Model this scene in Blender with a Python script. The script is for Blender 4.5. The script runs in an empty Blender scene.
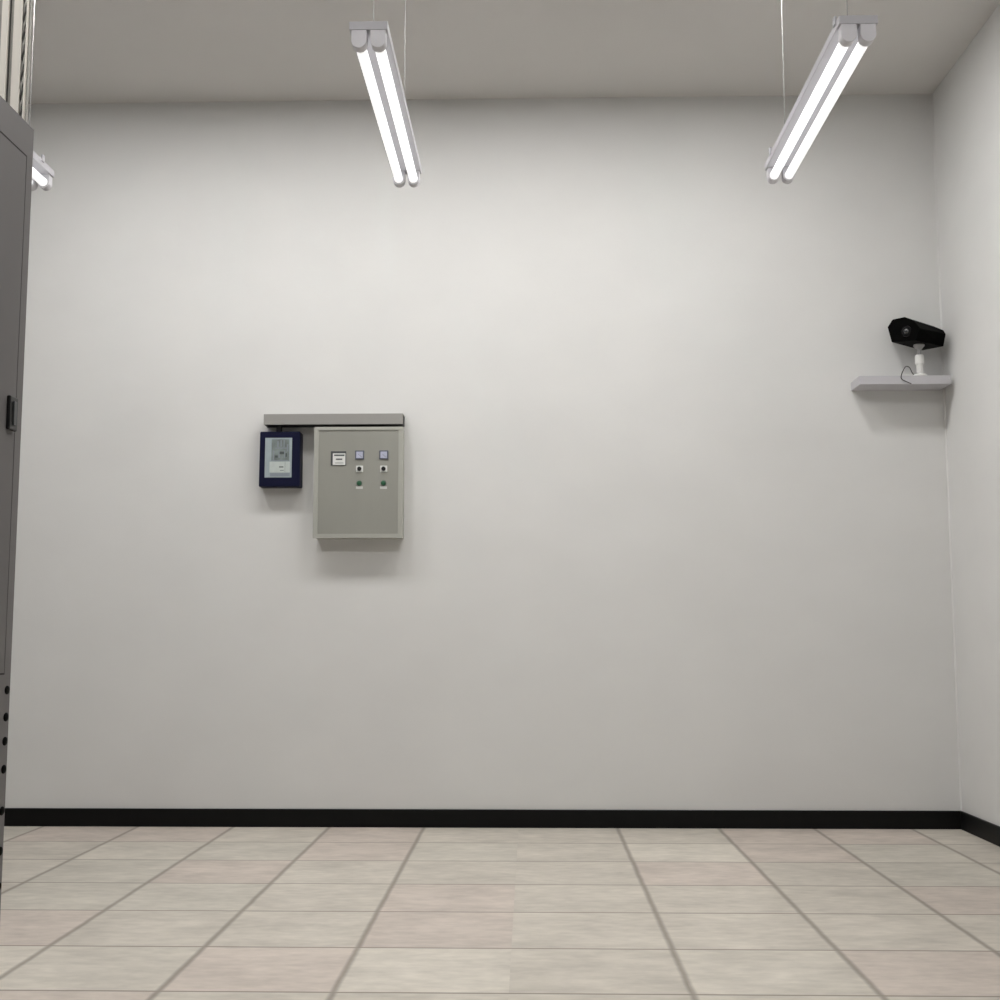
import bpy, bmesh, math, random
from mathutils import Vector, Matrix
random.seed(4)
PI = math.pi
C = bpy.context.scene.collection
sc = bpy.context.scene

# ---------------------------------------------------------------- materials
def mat(name, col, rough=.6, metal=0., spec=.5, noise=None, bump=None, emit=None):
    """Principled; noise=(scale, amount, stretch) modulates the colour, bump=(scale, strength, stretch)."""
    m = bpy.data.materials.new(name); m.use_nodes = True
    nt = m.node_tree; N = nt.nodes; L = nt.links
    b = N['Principled BSDF']
    b.inputs['Base Color'].default_value = (*col, 1)
    b.inputs['Roughness'].default_value = rough
    b.inputs['Metallic'].default_value = metal
    b.inputs['Specular IOR Level'].default_value = spec
    def noise_node(scale, stretch, detail=4):
        tc = N.new('ShaderNodeTexCoord'); mp = N.new('ShaderNodeMapping')
        mp.inputs['Scale'].default_value = stretch
        L.new(tc.outputs['Object'], mp.inputs['Vector'])
        n = N.new('ShaderNodeTexNoise'); n.inputs['Scale'].default_value = scale
        n.inputs['Detail'].default_value = detail
        L.new(mp.outputs['Vector'], n.inputs['Vector'])
        return n
    if noise:
        s, amt, st = noise
        n = noise_node(s, st)
        mr = N.new('ShaderNodeMapRange')
        mr.inputs['From Min'].default_value = .3; mr.inputs['From Max'].default_value = .7
        mr.inputs['To Min'].default_value = 1 - amt; mr.inputs['To Max'].default_value = 1 + amt
        L.new(n.outputs['Fac'], mr.inputs['Value'])
        vm = N.new('ShaderNodeVectorMath'); vm.operation = 'SCALE'
        vm.inputs[0].default_value = col
        L.new(mr.outputs['Result'], vm.inputs['Scale'])
        L.new(vm.outputs['Vector'], b.inputs['Base Color'])
    if bump:
        s, k, st = bump
        n = noise_node(s, st, 3)
        bp = N.new('ShaderNodeBump'); bp.inputs['Strength'].default_value = k
        bp.inputs['Distance'].default_value = .002
        L.new(n.outputs['Fac'], bp.inputs['Height']); L.new(bp.outputs['Normal'], b.inputs['Normal'])
    if emit:
        b.inputs['Emission Color'].default_value = (*emit[0], 1)
        b.inputs['Emission Strength'].default_value = emit[1]
    return m

WALL = mat('wall_paint', (.70, .697, .685), .85, spec=.2, noise=(2.2, .018, (1, 1, 1.4)), bump=(60, .12, (1, 1, 1)))
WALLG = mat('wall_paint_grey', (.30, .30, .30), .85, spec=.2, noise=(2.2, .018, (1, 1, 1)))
CEIL = mat('ceiling_paint', (.64, .622, .60), .9, spec=.1, noise=(1.5, .015, (1, 1, 1)))
BASE = mat('black_rubber_base', (.0035, .0036, .0037), .5, spec=.18, noise=(6, .15, (1, 1, 1)))
HOUS = mat('fixture_enamel', (.46, .453, .48), .55, spec=.3, noise=(8, .02, (1, 1, 1)))
CAPM = mat('lampholder_plastic', (.62, .61, .64), .5, spec=.3, noise=(14, .02, (1, 1, 1)))
DARKG = mat('dark_contact', (.05, .05, .055), .6)
TUBE = mat('fluorescent_tube_lit', (.9, .9, .9), .4, emit=((1, .995, .985), .78))
PANEL = mat('added_panel_diffuser', (.85, .85, .85), .5, emit=((1, .99, .975), 59.5))  # glow of the added ceiling panels, out of view
WIRE = mat('pale_suspension_wire', (.27, .265, .26), .5, noise=(30, .03, (1, 1, 1)))
CABS = mat('cabinet_grey_steel', (.335, .335, .300), .38, metal=.25, noise=(5, .03, (1, 1, .25)), bump=(40, .05, (1, 1, .1)))
CABF = mat('cabinet_frame_steel', (.43, .43, .39), .42, metal=.2, noise=(8, .02, (1, 1, 1)))
DUCT = mat('galvanised_duct', (.33, .323, .305), .42, metal=.3, noise=(5, .04, (.2, 1, 1)))
BLACKG = mat('black_gap', (.006, .006, .007), .7)
BLUE = mat('navy_casing', (.0022, .0033, .024), .5, spec=.2, noise=(10, .08, (1, 1, 1)))
SCRN = mat('display_glass', (.34, .40, .42), .25, spec=.4, noise=(9, .10, (1, 1, 1)))
SCRD = mat('display_dark_area', (.19, .225, .22), .3, noise=(26, .28, (1, 1, .7)))
SCRL = mat('display_light_area', (.50, .55, .53), .3, noise=(30, .05, (1, 1, 1)))
SCRG = mat('display_footer', (.24, .27, .30), .3)
INK = mat('display_ink', (.075, .09, .09), .4)
WHITEP = mat('white_label', (.72, .73, .71), .5, noise=(40, .03, (1, 1, 1)))
DKFR = mat('dark_grey_bezel', (.075, .08, .085), .45)
BLUEF = mat('slate_blue_bezel', (.115, .125, .165), .45)
LCD = mat('pale_violet_dial', (.46, .48, .60), .35, noise=(50, .06, (1, 1, 1)))
KNOB = mat('black_knob', (.006, .006, .006), .4)
GREEN = mat('green_button', (.025, .10, .05), .35, spec=.5)
SHELF = mat('shelf_grey_laminate', (.54, .53, .555), .6, spec=.25, noise=(9, .02, (.3, 1, 1)))
CAMB = mat('camera_black', (.0008, .0008, .0008), .55, spec=.04, noise=(20, .2, (1, 1, 1)))
LENSB = mat('lens_barrel', (.0035, .0035, .004), .35, spec=.25)
GLASS = mat('lens_glass', (.02, .022, .025), .12, spec=1.)
STAND = mat('stand_white_plastic', (.80, .80, .78), .4, noise=(30, .02, (1, 1, 1)))
STANDG = mat('stand_grey_metal', (.36, .36, .36), .45, metal=.2)
CORD = mat('dark_cord', (.05, .05, .05), .5)
RACK = mat('rack_dark_grey', (.158, .15, .150), .6, spec=.3, noise=(5, .03, (1, 1, .2)))
RACKD = mat('rack_door_grey', (.150, .143, .143), .6, spec=.3, noise=(5, .03, (1, 1, .2)))
SEAM = mat('rack_seam_shadow_gap', (.02, .019, .019), .8)
CREAM = mat('cream_trunking', (.85, .81, .74), .6, spec=.3, noise=(12, .03, (4, 4, .1)))
TRBK = mat('trunking_backplate', (.46, .45, .42), .7)
TRDK = mat('dark_cable_sheath', (.05, .047, .042), .6)

def floor_material():
    m = bpy.data.materials.new('stone_tiles'); m.use_nodes = True
    nt = m.node_tree; N = nt.nodes; L = nt.links; b = N['Principled BSDF']
    def mth(op, a, bb=None, clamp=False):
        n = N.new('ShaderNodeMath'); n.operation = op; n.use_clamp = clamp
        for i, v in enumerate((a, bb)):
            if v is None: continue
            if isinstance(v, (int, float)): n.inputs[i].default_value = v
            else: L.new(v, n.inputs[i])
        return n.outputs[0]
    uv = N.new('ShaderNodeUVMap'); uv.uv_map = 'tile'
    sp = N.new('ShaderNodeSeparateXYZ'); L.new(uv.outputs['UV'], sp.inputs[0])
    def edge(o):          # distance to the nearest tile edge in tile units
        fr = mth('FRACT', o)
        return mth('SUBTRACT', .5, mth('ABSOLUTE', mth('SUBTRACT', fr, .5)))
    tc = N.new('ShaderNodeTexCoord')
    wob = N.new('ShaderNodeTexNoise'); wob.inputs['Scale'].default_value = 5.
    L.new(tc.outputs['Object'], wob.inputs['Vector'])
    ux = mth('ADD', sp.outputs['X'], mth('MULTIPLY', mth('SUBTRACT', wob.outputs['Fac'], .5), .012))
    ex, ey = edge(ux), edge(sp.outputs['Y'])
    def line(e, w0, w1):
        mr = N.new('ShaderNodeMapRange'); mr.interpolation_type = 'SMOOTHSTEP'
        mr.inputs['From Min'].default_value = w0; mr.inputs['From Max'].default_value = w1
        mr.inputs['To Min'].default_value = 1; mr.inputs['To Max'].default_value = 0
        L.new(e, mr.inputs['Value']); return mr.outputs['Result']
    gx = line(ex, .0, .034); gy = line(ey, .005, .016)
    att = N.new('ShaderNodeAttribute'); att.attribute_name = 'tint'
    # the mosaic repeat joint at the fourth column is nearly closed
    jn = N.new('ShaderNodeMath'); jn.operation = 'COMPARE'; L.new(sp.outputs['X'], jn.inputs[0])
    jn.inputs[1].default_value = 3 + 4.0; jn.inputs[2].default_value = .3
    gx = mth('MULTIPLY', gx, mth('SUBTRACT', 1, mth('MULTIPLY', jn.outputs[0], .97)))
    g = mth('MAXIMUM', mth('MULTIPLY', gx, .5), mth('MULTIPLY', gy, .66))
    # streaky stone clouding
    def nz(scale, st, det, rough=.55):
        mp = N.new('ShaderNodeMapping'); mp.inputs['Scale'].default_value = st
        L.new(tc.outputs['Object'], mp.inputs['Vector'])
        # each tile is cut from another spot of the stone
        ad = N.new('ShaderNodeVectorMath'); ad.operation = 'ADD'
        sc_ = N.new('ShaderNodeVectorMath'); sc_.operation = 'SCALE'; sc_.inputs['Scale'].default_value = 37.
        L.new(att.outputs['Color'], sc_.inputs[0])
        L.new(mp.outputs['Vector'], ad.inputs[0]); L.new(sc_.outputs['Vector'], ad.inputs[1])
        n = N.new('ShaderNodeTexNoise'); n.inputs['Scale'].default_value = scale
        n.inputs['Detail'].default_value = det; n.inputs['Roughness'].default_value = rough
        L.new(ad.outputs['Vector'], n.inputs['Vector']); return n.outputs['Fac']
    n1 = nz(3.2, (1, 1.5, 1), 6); n2 = nz(16, (.7, 1.6, 1), 5)
    v = mth('ADD', mth('MULTIPLY', mth('SUBTRACT', n1, .5), .55), mth('MULTIPLY', mth('SUBTRACT', n2, .5), .42))
    v = mth('ADD', v, 1.0)
    v = mth('MULTIPLY', v, mth('SUBTRACT', 1, mth('MULTIPLY', g, .62)))
    vm = N.new('ShaderNodeVectorMath'); vm.operation = 'SCALE'
    L.new(att.outputs['Color'], vm.inputs[0]); L.new(v, vm.inputs['Scale'])
    mx = N.new('ShaderNodeMix'); mx.data_type = 'RGBA'
    L.new(g, mx.inputs[0]); L.new(vm.outputs['Vector'], mx.inputs[6])
    mx.inputs[7].default_value = (.235, .20, .165, 1)
    L.new(mx.outputs[2], b.inputs['Base Color'])
    b.inputs['Roughness'].default_value = .62; b.inputs['Specular IOR Level'].default_value = .2
    bp = N.new('ShaderNodeBump'); bp.inputs['Strength'].default_value = .25; bp.inputs['Distance'].default_value = .003
    L.new(mth('SUBTRACT', 1, g), bp.inputs['Height']); L.new(bp.outputs['Normal'], b.inputs['Normal'])
    return m
FLOOR = floor_material()

# ---------------------------------------------------------------- helpers
def box(bm, x0, x1, y0, y1, z0, z1, bev=0., seg=2):
    r = bmesh.ops.create_cube(bm, size=1)
    vs = r['verts']
    bmesh.ops.scale(bm, vec=(x1-x0, y1-y0, z1-z0), verts=vs)
    bmesh.ops.translate(bm, vec=((x0+x1)/2, (y0+y1)/2, (z0+z1)/2), verts=vs)
    if bev:
        es = list({e for v in vs for e in v.link_edges})
        bmesh.ops.bevel(bm, geom=es, offset=bev, segments=seg, profile=.5, affect='EDGES')
def cyl(bm, p0, p1, r0, r1=None, n=24, caps=True):
    r1 = r0 if r1 is None else r1
    p0, p1 = Vector(p0), Vector(p1); d = p1-p0
    M = Matrix.Translation((p0+p1)/2) @ d.to_track_quat('Z', 'Y').to_matrix().to_4x4()
    bmesh.ops.create_cone(bm, cap_ends=caps, segments=n, radius1=r0, radius2=r1, depth=d.length, matrix=M)
def lathe(bm, c, prof, n=32):
    """prof: (radius, height) pairs, about the vertical through c"""
    rings = []
    for r, z in prof:
        rings.append([bm.verts.new((c[0]+r*math.cos(2*PI*k/n), c[1]+r*math.sin(2*PI*k/n), c[2]+z)) for k in range(n)])
    for a, b in zip(rings, rings[1:]):
        for k in range(n): bm.faces.new((a[k], a[(k+1) % n], b[(k+1) % n], b[k]))
    bm.faces.new(rings[0][::-1]); bm.faces.new(rings[-1])
def tube(bm, pts, r, n=8):
    """smooth tube through the points (Catmull-Rom)"""
    P = [Vector(p) for p in pts]; Q = []
    for i in range(len(P)-1):
        a, b, c, d = P[max(i-1, 0)], P[i], P[i+1], P[min(i+2, len(P)-1)]
        for k in range(6):
            t = k/6
            Q.append(.5*((2*b)+(c-a)*t+(2*a-5*b+4*c-d)*t*t+(3*b-a-3*c+d)*t**3))
    Q.append(P[-1]); rings = []; up = Vector((0, 1, .3)).normalized()
    for i, q in enumerate(Q):
        t = (Q[min(i+1, len(Q)-1)]-Q[max(i-1, 0)]).normalized()
        s = t.cross(up).normalized(); u = s.cross(t)
        rings.append([bm.verts.new(q+r*(math.cos(2*PI*k/n)*s+math.sin(2*PI*k/n)*u)) for k in range(n)])
    for a, b in zip(rings, rings[1:]):
        for k in range(n): bm.faces.new((a[k], a[(k+1) % n], b[(k+1) % n], b[k]))
    bm.faces.new(rings[0][::-1]); bm.faces.new(rings[-1])
def prism(bm, poly, ax, a0, a1, bev=0.):
    """poly of 2-D points in the two other axes, extruded along axis ax"""
    def P(u, v, a): return (a, u, v) if ax == 0 else ((u, a, v) if ax == 1 else (u, v, a))
    A = [bm.verts.new(P(u, v, a0)) for u, v in poly]; B = [bm.verts.new(P(u, v, a1)) for u, v in poly]
    n = len(poly)
    bm.faces.new(A[::-1]); bm.faces.new(B)
    for k in range(n): bm.faces.new((A[k], A[(k+1) % n], B[(k+1) % n], B[k]))
    if bev:
        bmesh.ops.bevel(bm, geom=list({e for v in A+B for e in v.link_edges}), offset=bev, segments=2, affect='EDGES')
def obj(name, bm, m, parent=None, smooth=False, origin=None):
    bmesh.ops.recalc_face_normals(bm, faces=bm.faces)
    me = bpy.data.meshes.new(name)
    if smooth:
        for f in bm.faces: f.smooth = True
    o = bpy.data.objects.new(name, me)
    off = Vector((0, 0, 0))
    if parent is not None:
        q = parent
        while q is not None: off += q.location; q = q.parent
    if origin is not None:
        o.location = Vector(origin)-off; off = Vector(origin)
    if off.length: bmesh.ops.translate(bm, vec=-off, verts=bm.verts)
    bm.to_mesh(me); bm.free()
    if smooth:
        try: me.set_sharp_from_angle(angle=math.radians(35))
        except Exception: pass
    for mm in (m if isinstance(m, (list, tuple)) else [m]): me.materials.append(mm)
    C.objects.link(o)
    if parent is not None: o.parent = parent
    return o
def B(): return bmesh.new()
def mbox(name, m, parent, x0, x1, y0, y1, z0, z1, bev=0., **k):
    bm = B(); box(bm, x0, x1, y0, y1, z0, z1, bev); return obj(name, bm, m, parent, **k)
def tag(o, label, cat, group=None):
    o['label'] = label; o['category'] = cat
    if group: o['group'] = group
def thing(name, label, cat, loc, group=None):
    o = bpy.data.objects.new(name, None); C.objects.link(o); o.location = loc; o.empty_display_size = .1
    tag(o, label, cat, group); return o
def struct(o): o['kind'] = 'structure'; return o

# ---------------------------------------------------------------- room
XL, XR, YB, D, H = -4.0, 2.684, -3.2, 7.847, 4.769
T = .2
def w(name, *a, m=WALL): return struct(mbox(name, m, None, *a))
w('wall_back', XL-T, XR+T, D, D+T, 0, H)
w('wall_right', XR, XR+T, YB, D, 0, H)
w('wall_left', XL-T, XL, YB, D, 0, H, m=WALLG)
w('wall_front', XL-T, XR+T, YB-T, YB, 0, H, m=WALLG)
w('ceiling', XL-T, XR+T, YB-T, D+T, H, H+T, m=CEIL)

def baseboard(name, x0, x1, y0, y1):
    bm = B(); box(bm, x0, x1, y0, y1, 0, .1115, .004); struct(obj(name, bm, BASE))
baseboard('baseboard_back', XL, XR, D-.018, D)
baseboard('baseboard_right', XR-.018, XR, YB, D-.018)
baseboard('baseboard_left', XL, XL+.018, YB, D-.018)
# slim bead down the corner of the two walls
bm = B(); prism(bm, [(XR, D), (XR-.009, D), (XR-.0075, D-.0045), (XR-.0045, D-.0075), (XR, D-.009)], 2, .1115, H)
struct(obj('trim_1', bm, WALL))

def make_floor():
    cols = [-1.87, -1.263, -.668, -.075, .5425, 1.173, 1.765]
    k0 = 3
    while cols[0] > XL: cols.insert(0, cols[0]-.603); k0 += 1
    while cols[-1] < XR: cols.append(cols[-1]+.603)
    # column index 7 is the closed joint: shift uv so that -.075 reads 7
    ushift = 7-k0
    rows = [7.847, 7.273, 6.698, 6.084, 5.490, 4.871, 4.276]
    while rows[-1] > YB: rows.append(rows[-1]-.603)
    cols[0] = XL; cols[-1] = XR; rows[-1] = YB
    full0 = (cols[1]-XL)/.603; full1 = (XR-cols[-2])/.603
    pink, neutral, grn, lite = (.545, .483, .43), (.535, .497, .437), (.525, .494, .434), (.575, .537, .472)
    c0 = k0                      # index of the joint column line
    named = {  # (row, column relative to the joint)
        (0, -3): neutral, (0, -4): pink, (1, -2): pink, (2, -3): pink, (3, -1): pink, (4, -1): pink, (5, -2): pink,
        (6, -3): pink, (2, 1): pink, (3, 3): pink, (5, 2): pink, (5, 3): pink, (1, -1): grn, (1, 0): neutral, (1, 1): lite,
        (2, 0): neutral, (3, 0): neutral, (4, 0): neutral, (5, 0): neutral, (6, 0): neutral,
        (2, 3): grn, (2, 2): neutral, (3, 1): neutral, (4, 1): neutral, (5, 1): lite, (6, 1): lite, (5, -1): lite, (5, -3): lite,
        (3, -3): grn, (3, -2): neutral, (4, -2): neutral, (4, -3): neutral, (2, -2): neutral, (2, -1): neutral,
        (1, 2): pink, (0, 0): neutral, (0, 1): neutral, (0, -1): neutral, (3, 2): neutral, (4, 2): neutral, (4, 3): neutral,
        (1, -3): grn, (2, -4): grn, (3, -4): grn, (1, 3): grn, (6, -2): neutral, (6, -1): neutral}
    bm = B(); uvl = bm.loops.layers.uv.new('tile'); cl = bm.loops.layers.float_color.new('tint')
    for r in range(len(rows)-1):
        for c in range(len(cols)-1):
            xa, xb, ya, yb = cols[c], cols[c+1], rows[r+1], rows[r]
            vs = [bm.verts.new(p) for p in ((xa, ya, 0), (xb, ya, 0), (xb, yb, 0), (xa, yb, 0))]
            f = bm.faces.new(vs)
            ua, ub = c+ushift, c+1+ushift
            if c == 0: ua = ub-full0
            if c == len(cols)-2: ub = ua+full1
            base = named.get((r, c-c0)) or random.choice([pink, neutral, neutral, grn, lite])
            k = 1+random.uniform(-.03, .03)
            col = [min(1, q*k) for q in base]+[1]
            for lp, (u, v) in zip(f.loops, ((ua, -r-1), (ub, -r-1), (ub, -r), (ua, -r))):
                lp[uvl].uv = (u, v); lp[cl] = col
    me = bpy.data.meshes.new('floor'); bm.to_mesh(me); bm.free()
    me.materials.append(FLOOR)
    o = bpy.data.objects.new('floor', me); C.objects.link(o); struct(o)
make_floor()

# ---------------------------------------------------------------- hanging fluorescent fixtures
ZT, W2 = 3.725, .0795
LEN = 1.6
def make_fixture():
    """local origin: centre of the near end at the top of the housing"""
    t = thing('fluorescent_light', '', 'ceiling light', (0, 0, 0))
    bm = B(); box(bm, -W2, W2, 0, LEN, -.036, 0, .0018); obj('housing', bm, HOUS, t)
    for sx in (-1, 1):
        cx = sx*.0395
        for near in (True, False):
            bm = B(); r = .0315; zc = -.036-.0445
            poly = [(cx+r, -.036)]+[(cx+r*math.cos(-PI*k/18), zc+r*math.sin(-PI*k/18)) for k in range(19)]+[(cx-r, -.036)]
            y0 = .002 if near else LEN-.052
            prism(bm, poly, 1, y0, y0+.05, .0015)
            obj('lampholder', bm, CAPM, t, smooth=True)
        bm = B(); cyl(bm, (cx, .052, -.0805), (cx, LEN-.052, -.0805), .0225, n=20, caps=False)
        tb = obj('tube', bm, TUBE, t, smooth=True); tb['label'] = 'glowing white fluorescent tube'
    for y in (.165, LEN-.165):
        bm = B(); cyl(bm, (0, y, 0), (0, y, H-ZT+.004), .0018, n=8); lathe(bm, (0, y, 0), [(.010, 0), (.010, .006), (.005, .012), (.002, .02)], 16)
        lathe(bm, (0, y, H-ZT-.02), [(.004, 0), (.018, .006), (.022, .022)], 20)
        obj('suspension_wire', bm, WIRE, t)
    return t
def bracket(t, sx):
    for y in (.05, LEN-.18):
        x0 = sx*W2; a, b = sorted((x0-sx*.004, x0+sx*.006))
        bm = B(); box(bm, a, b, y, y+.03, -.012, .024, .0015)
        cyl(bm, (x0, y+.015, .016), (x0+sx*.009, y+.015, .016), .005, n=12)
        bmesh.ops.translate(bm, vec=t.location, verts=bm.verts)
        obj('mounting_clip', bm, HOUS, t)
def dup(r, loc):
    n = r.copy(); C.objects.link(n); n.location = loc
    for ch in r.children:
        c = ch.copy(); C.objects.link(c); c.parent = n
    return n
XC = [-2.674, -.660, 1.354]
proto = make_fixture(); proto.location = (XC[1], 4.80, ZT)
G = 'twin-tube fluorescent lights hanging from the ceiling'
spots = [(XC[0], 4.80), (XC[2], 4.80)]
tag(proto, 'twin-tube hanging fluorescent light left of centre, above the grey control cabinet', 'ceiling light', G)
for i, (x, y) in enumerate(spots):
    o = dup(proto, (x, y, ZT))
    if i == 0:
        tag(o, 'twin-tube hanging fluorescent light mostly hidden behind the dark grey rack, only its far end showing', 'ceiling light', G)
        bracket(o, 1)
    else:
        tag(o, 'twin-tube hanging fluorescent light on the right, nearest the wall shelf and black camera', 'ceiling light', G)
        bracket(o, -1)

# unseen panel lights, added above the field of view as the main light
PX, PY = (-2.7, -1.4, -.1, 1.2), (6.14, 2.4)
def make_panel():
    t = thing('added_panel_light', 'added, unseen panel light in the ceiling above the hanging lights', 'ceiling light', (0, 0, H), 'added ceiling panel lights')
    bm = B(); a, b_ = .19, .27
    for q in ((-a, a, -b_, -b_+.02), (-a, a, b_-.02, b_), (-a, -a+.02, -b_+.02, b_-.02), (a-.02, a, -b_+.02, b_-.02)):
        box(bm, *q, H-.012, H)
    obj('frame', bm, HOUS, t)
    mbox('diffuser', PANEL, t, -a+.02, a-.02, -b_+.02, b_-.02, H-.008, H)
    return t
pp = None
for x in PX:
    for y in PY:
        if pp is None: pp = make_panel(); pp.location = (x, y, H)
        else: dup(pp, (x, y, H))

# ---------------------------------------------------------------- duct, control cabinet, display on the back wall
def P(x0, x1, y0, y1, z0, z1, bm=None, bev=0.):
    bm = bm or B(); box(bm, x0, x1, y0, y1, z0, z1, bev); return bm
t = thing('cable_duct', 'long horizontal grey metal cable duct above the control cabinet and blue display', 'cable duct', (-1.258, D, 2.545))
YD = D-.12
bm = B(); box(bm, -1.708, -.81, YD, YD+.004, 2.545, 2.6145, .001)          # front cover
box(bm, -1.708, -.81, YD+.004, D, 2.610, 2.6145)
obj('duct_cover', bm, DUCT, t)
bm = B(); box(bm, -1.706, -.812, YD+.004, D, 2.546, 2.610)
o = obj('duct_body', bm, BLACKG, t); o['label'] = 'black underside and end of the duct'
mbox('conduit_stub', BLACKG, t, -1.632, -1.600, D-.085, D-.052, 2.503, 2.546)

t = thing('control_cabinet', 'grey steel control cabinet on the wall with dials, knobs and green buttons', 'cabinet', (-1.09, D, 1.812))
YC = D-.14
x0, x1, z0, z1 = -1.376, -.806, 1.812, 2.525
mbox('body', CABF, t, x0+.004, x1-.004, YC+.02, D, z0+.004, z1-.004, .004)
# rim of the door, open in the middle
bm = B()
rx0, rx1, rz0, rz1 = -1.347, -.835, 1.838, 2.505
for a in ((x0, rx0, z0, z1), (rx1, x1, z0, z1), (rx0, rx1, z0, rz0), (rx0, rx1, rz1, z1)):
    box(bm, a[0], a[1], YC, YC+.024, a[2], a[3])
bmesh.ops.remove_doubles(bm, verts=bm.verts, dist=1e-5)
obj('door_frame', bm, CABF, t)
dr = mbox('door', CABS, t, rx0, rx1, YC+.006, YC+.022, rz0, rz1)
dr['label'] = 'slightly darker brushed door panel'
YP = YC+.006
# rectangular counter window
mt = mbox('meter', DKFR, t, -1.268, -1.170, YP-.004, YP, 2.276, 2.368, .001); mt['label'] = 'white readout with dark surround'
ob = mbox('readout', WHITEP, mt, -1.255, -1.1745, YP-.006, YP-.004, 2.279, 2.354)
mbox('readout_bar', INK, ob, -1.246, -1.180, YP-.007, YP-.006, 2.337, 2.346)
mbox('readout_text', DKFR, ob, -1.235, -1.194, YP-.007, YP-.006, 2.312, 2.320)
mbox('readout_line', SCRD, ob, -1.240, -1.186, YP-.007, YP-.006, 2.290, 2.2935)
for xa in (-1.112, -.9575):
    g_ = mbox('dial', BLUEF, t, xa, xa+.0575, YP-.008, YP, 2.3145, 2.372, .002); g_['label'] = 'square dial with pale violet face'
    fc = mbox('dial_face', LCD, g_, xa+.008, xa+.0495, YP-.0095, YP-.008, 2.3225, 2.364)
    bm = B(); cyl(bm, (xa+.044, YP-.010, 2.328), (xa+.022, YP-.010, 2.346), .0009, n=6); obj('needle', bm, INK, fc)
    xs = xa+.006
    s_ = mbox('selector_switch', WHITEP, t, xs, xs+.045, YP-.004, YP, 2.233, 2.274, .001)
    s_['label'] = 'white plate carrying a black round knob'
    bm = B(); cyl(bm, (xs+.0225, YP-.003, 2.2535), (xs+.0225, YP-.016, 2.2535), .0135, n=20)
    box(bm, xs+.0195, xs+.0255, YP-.022, YP-.014, 2.240, 2.267, .001)
    k_ = obj('knob', bm, KNOB, s_)
    xb = xa+.0285
    bm = B(); cyl(bm, (xb, YP, 2.162), (xb, YP-.005, 2.162), .0175, n=24); bt = obj('push_button', bm, DKFR, t)
    bm = B(); lathe(bm, (0, 0, 0), [(.0155, 0), (.0155, .006), (.013, .010), (.007, .012)], 24)
    bmesh.ops.rotate(bm, cent=(0, 0, 0), matrix=Matrix.Rotation(PI/2, 3, 'X'), verts=bm.verts)
    bmesh.ops.translate(bm, vec=(xb, YP-.005, 2.162), verts=bm.verts)
    bb = obj('button_cap', bm, GREEN, bt, smooth=True); bb['label'] = 'round green push button'
    mbox('name_plate', WHITEP, t, xa+.0065, xa+.0505, YP-.002, YP, 2.1255, 2.142)

t = thing('display_panel', 'small navy blue wall box with a grey display screen, left of the control cabinet', 'display', (-1.604, D, 2.152))
YS = D-.10
bm = B(); prism(bm, [(-1.736, 2.146), (-1.472, 2.146), (-1.474, 2.503), (-1.734, 2.503)], 1, YS, D, .004)
obj('casing', bm, BLUE, t)
scn = mbox('screen', SCRN, t, -1.699, -1.5255, YS-.002, YS+.002, 2.205, 2.462)
ys = YS-.003
mbox('screen_picture', SCRD, scn, -1.657, -1.543, ys, YS-.002, 2.313, 2.452)
bm = B()
for (a, b_, c, d) in ((-1.648, -1.640, 2.320, 2.380), (-1.632, -1.552, 2.392, 2.398), (-1.62, -1.612, 2.40, 2.44), (-1.60, -1.592, 2.405, 2.446),
                      (-1.580, -1.573, 2.40, 2.446), (-1.558, -1.548, 2.372, 2.42), (-1.652, -1.55, 2.313, 2.318), (-1.61, -1.603, 2.33, 2.375), (-1.575, -1.57, 2.33, 2.38)):
    box(bm, a, b_, ys-.001, ys, c, d)
obj('screen_diagram', bm, SCRG, scn)
bm = B()
for (a, b_, c, d) in ((-1.604, -1.575, 2.355, 2.372), (-1.634, -1.616, 2.333, 2.347), (-1.566, -1.556, 2.338, 2.362)):
    box(bm, a, b_, ys-.0015, ys, c, d)
obj('screen_symbol', bm, INK, scn)
mbox('screen_table', SCRL, scn, -1.668, -1.537, ys, YS-.002, 2.237, 2.307)
bm = B(); box(bm, -1.606, -1.578, ys-.001, ys, 2.269, 2.276); box(bm, -1.600, -1.576, ys-.001, ys, 2.249, 2.2525); box(bm, -1.5685, -1.567, ys-.001, ys, 2.240, 2.304)
obj('screen_text', bm, INK, scn)
mbox('screen_footer', SCRG, scn, -1.664, -1.537, ys, YS-.002, 2.212, 2.233)

# ---------------------------------------------------------------- shelf and camera in the corner
bm = B(); box(bm, 2.083, 2.655, D-.21, D, 2.769, 2.824, .0015)
t = obj('wall_shelf', bm, SHELF, origin=(2.369, D, 2.769)); tag(t, 'short grey shelf high on the back wall in the right corner, holding the black camera', 'shelf')

SX, SY, SZ = 2.476, D-.170, 2.8245
t = thing('security_camera', 'black faceted camera on a white stand standing on the corner shelf', 'camera', (SX, SY, SZ))
bm = B(); lathe(bm, (SX, SY, SZ), [(.042, 0), (.042, .011), (.036, .015), (.022, .018), (.0205, .020)], 36)
obj('stand_base', bm, STAND, t, smooth=True)
bm = B(); lathe(bm, (SX, SY, SZ), [(.0195, .012), (.0195, .074), (.021, .078), (.0265, .082), (.0275, .095), (.0275, .128), (.025, .138), (.018, .141)], 36)
obj('stand_column', bm, STAND, t, smooth=True)
bm = B(); lathe(bm, (SX, SY, SZ), [(.010, .138), (.010, .178), (.016, .181)], 20)
obj('stand_neck', bm, STANDG, t, smooth=True)
bm = B(); lathe(bm, (SX, SY, SZ), [(.018, .175), (.022, .183), (.034, .196), (.034, .206), (.030, .208)], 28)
obj('mounting_plate', bm, STANDG, t, smooth=True)

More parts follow.
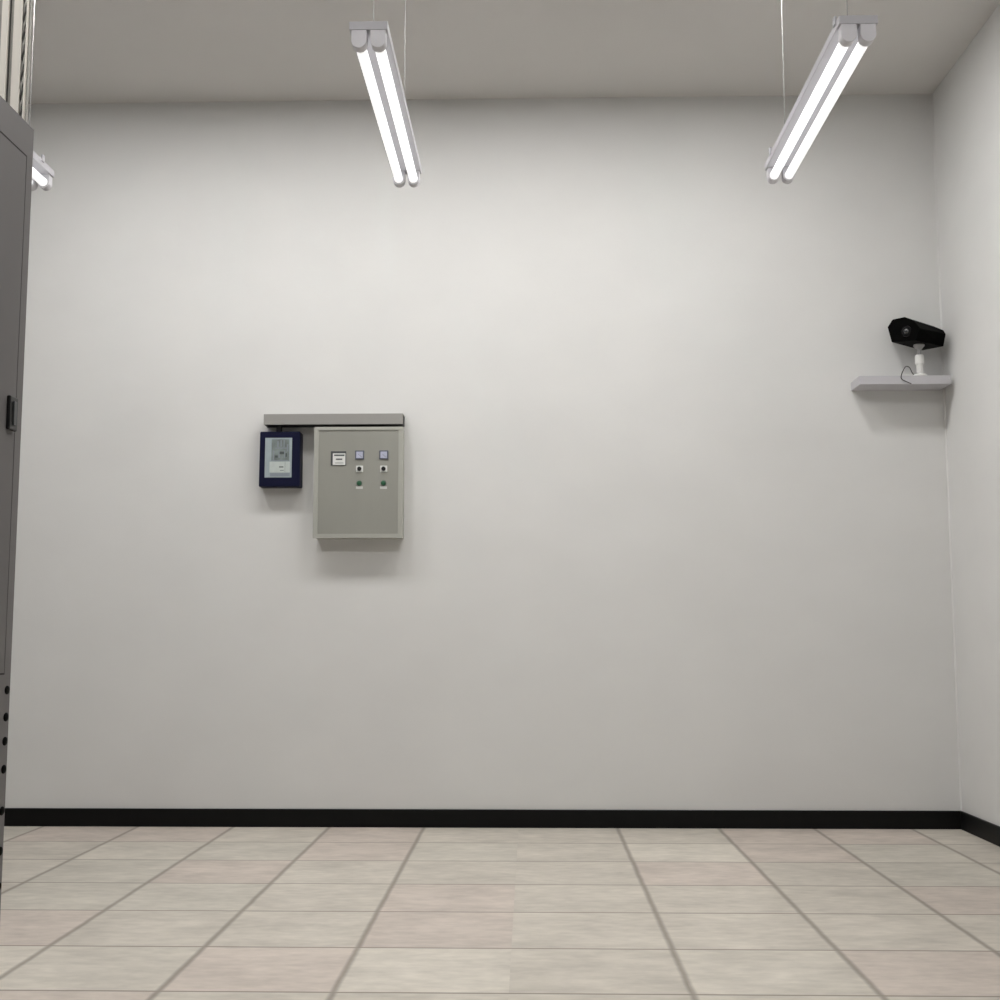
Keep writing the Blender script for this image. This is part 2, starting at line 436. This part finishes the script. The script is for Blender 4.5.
# housing: the front outline lies in a plane square to the axis; the body runs back along the axis
CAMPTS = [(2.3198, 7.7301, 3.0614), (2.3061, 7.7621, 3.1678), (2.3292, 7.729, 3.2096), (2.3813, 7.6451, 3.2042), (2.4194, 7.5802, 3.1616), (2.4416, 7.539, 3.1016), (2.4219, 7.5638, 3.0312)]
CAMREAR = [(2.5458, 7.838, 3.0312), (2.5253, 7.8442, 3.1304), (2.5474, 7.8362, 3.1777), (2.6029, 7.7597, 3.1711), (2.6413, 7.6943, 3.128), (2.6494, 7.6787, 3.1), (2.6364, 7.6923, 3.0229)]
AX = Vector((0.847, 0.5293, -0.0499))
F = [Vector(p) for p in CAMPTS]
cen = sum(F, Vector())/len(F)
bm = B()
A_ = [bm.verts.new(p) for p in F]
rear = [Vector(p) for p in CAMREAR]
B_ = [bm.verts.new(p) for p in rear]
n = len(F)
fr = bm.faces.new(A_); bm.faces.new(B_[::-1])
for k in range(n): bm.faces.new((A_[k], B_[k], B_[(k+1) % n], A_[(k+1) % n]))
bmesh.ops.bevel(bm, geom=list(bm.edges), offset=.0025, segments=2, affect='EDGES')
hs = obj('housing', bm, CAMB, t)
LC = Vector((2.3855, 7.6292, 3.1055))
q = Vector((.50, .84, .12)).normalized()
LC = LC-q*.004+Vector((.004, 0, 0))
bm = B(); cyl(bm, LC+q*.01, LC-q*.014, .036, .033, n=36); lb = obj('lens_barrel', bm, LENSB, t, smooth=True)
bm = B(); cyl(bm, LC-q*.013, LC-q*.017, .027, .025, n=36); lr = obj('lens_ring', bm, LENSB, lb, smooth=True)
bm = B(); bmesh.ops.create_uvsphere(bm, u_segments=28, v_segments=14, radius=.019)
bmesh.ops.scale(bm, vec=(1, 1, .6), verts=bm.verts)
bmesh.ops.transform(bm, matrix=Matrix.Translation(LC-q*.014) @ (-q).to_track_quat('Z', 'Y').to_matrix().to_4x4(), verts=bm.verts)
gl = obj('lens', bm, GLASS, lb, smooth=True); gl['label'] = 'glinting glass lens'
bm = B()
tube(bm, [(SX-.036, SY, SZ+.010), (2.425, SY-.005, 2.850), (2.402, SY-.03, 2.877), (2.376, SY-.045, 2.881), (2.352, SY-.058, 2.851), (2.342, D-.2165, 2.815), (2.350, D-.2155, 2.797), (2.380, D-.2145, 2.782), (2.405, D-.2135, 2.7705)], .0028)
obj('power_cord', bm, CORD, t, smooth=True)

# ---------------------------------------------------------------- dark grey rack at the left edge
RX, RY0, RY1, RH = -1.277, 2.19, 3.007, 2.498
t = thing('equipment_rack', 'tall dark grey steel rack cut off by the left edge of the photo', 'rack', (RX-.45, 2.6, 0))
bm = B(); box(bm, RX-.9, RX-.002, RY0, RY1, 0.0, RH, .002)
obj('body', bm, RACK, t)
bm = B()
dy0, dy1, dz0, dz1 = RY0+.037, 2.967, 1.109, 2.409
# fixed frame around the door, flush with it, a narrow seam between
g = .0045
for a in ((RY0, dy0-g, 0, RH), (dy1+g, RY1, 0, RH), (dy0-g, dy1+g, dz1+g, RH), (dy0-g, dy1+g, 0, dz0-g)):
    box(bm, RX-.003, RX, a[0], a[1], a[2], a[3])
obj('front_frame', bm, RACK, t)
mbox('seam', SEAM, t, RX-.0022, RX-.0015, dy0-g, dy1+g, dz0-g, dz1+g)
dr = mbox('door', RACKD, t, RX-.003, RX+.0005, dy0, dy1, dz0, dz1)
bm = B(); box(bm, RX, RX+.010, 2.915, 2.961, 1.700, 1.784, .003)
hd = obj('handle', bm, KNOB, dr); hd['label'] = 'black swing handle'
mbox('handle_lever', DKFR, hd, RX+.010, RX+.014, 2.930, 2.946, 1.712, 1.772, .0015)
for z in (1.067, 1.002, .944, .877, .778, .683, .60, .52):
    bm = B(); bmesh.ops.create_uvsphere(bm, u_segments=16, v_segments=10, radius=1)
    bmesh.ops.scale(bm, vec=(.004, .0145, .0108), verts=bm.verts)
    bmesh.ops.translate(bm, vec=(RX, 2.990, z), verts=bm.verts)
    o = obj('rubber_plug', bm, CAMB, t, smooth=True); o['label'] = 'black round plug'

# ---------------------------------------------------------------- cream cable riser behind the rack
YR = 3.07
def rx(px): return (-1.4109) + px*0.00270
t = thing('cable_riser', 'cream vertical cable trunking rising to the ceiling behind the grey rack', 'cable trunking', (rx(16), YR+.04, 0))
mbox('back_plate', TRBK, t, rx(-30), rx(30.2), YR+.009, YR+.016, 0, H, 0)
for a, b_ in ((-28, -2), (2.4, 9.0), (14.4, 23.2), (26.8, 29.0)):
    bm = B(); box(bm, rx(a), rx(b_), YR, YR+.009, 0, H, .0015)
    obj('trunking', bm, CREAM, t)
bm = B(); cyl(bm, (rx(30.9), YR+.004, 0), (rx(30.9), YR+.004, H), .0024, n=12); obj('conduit', bm, TRBK, t, smooth=True)
for ph in (0, PI):
    bm = B(); pts = []
    for k in range(0, 600):
        z = k*H/599
        a = 2*PI*z/.055+ph
        pts.append((rx(25.2)+.0024*math.cos(a), YR+.004+.0024*math.sin(a), z))
    tube(bm, pts, .0024, 6)
    obj('twisted_cable', bm, TRDK if ph == 0 else TRBK, t, smooth=True)
for xx in (10.2, 13.9):  # dark strips along both edges of the gap between trunks
    mbox('dark_edge_strip', TRDK, t, rx(xx-.5), rx(xx+.5), YR+.007, YR+.0095, 0, H)

# ---------------------------------------------------------------- world, camera, view
wd = bpy.data.worlds.new('world'); sc.world = wd; wd.use_nodes = True
wd.node_tree.nodes['Background'].inputs[0].default_value = (.5, .5, .5, 1)
wd.node_tree.nodes['Background'].inputs[1].default_value = .0
cam = bpy.data.cameras.new('camera'); co = bpy.data.objects.new('camera', cam); C.objects.link(co)
cam.sensor_width = 36; cam.lens = 1223.2/1000*36; cam.clip_start = .05
co.location = (0, 0, 1.2)
co.rotation_euler = (PI/2+.1099, .0005, .0243)
sc.camera = co
sc.view_settings.view_transform = 'Standard'; sc.view_settings.look = 'None'
sc.view_settings.exposure = 0.; sc.view_settings.gamma = 1; sc.view_settings.use_curve_mapping = False
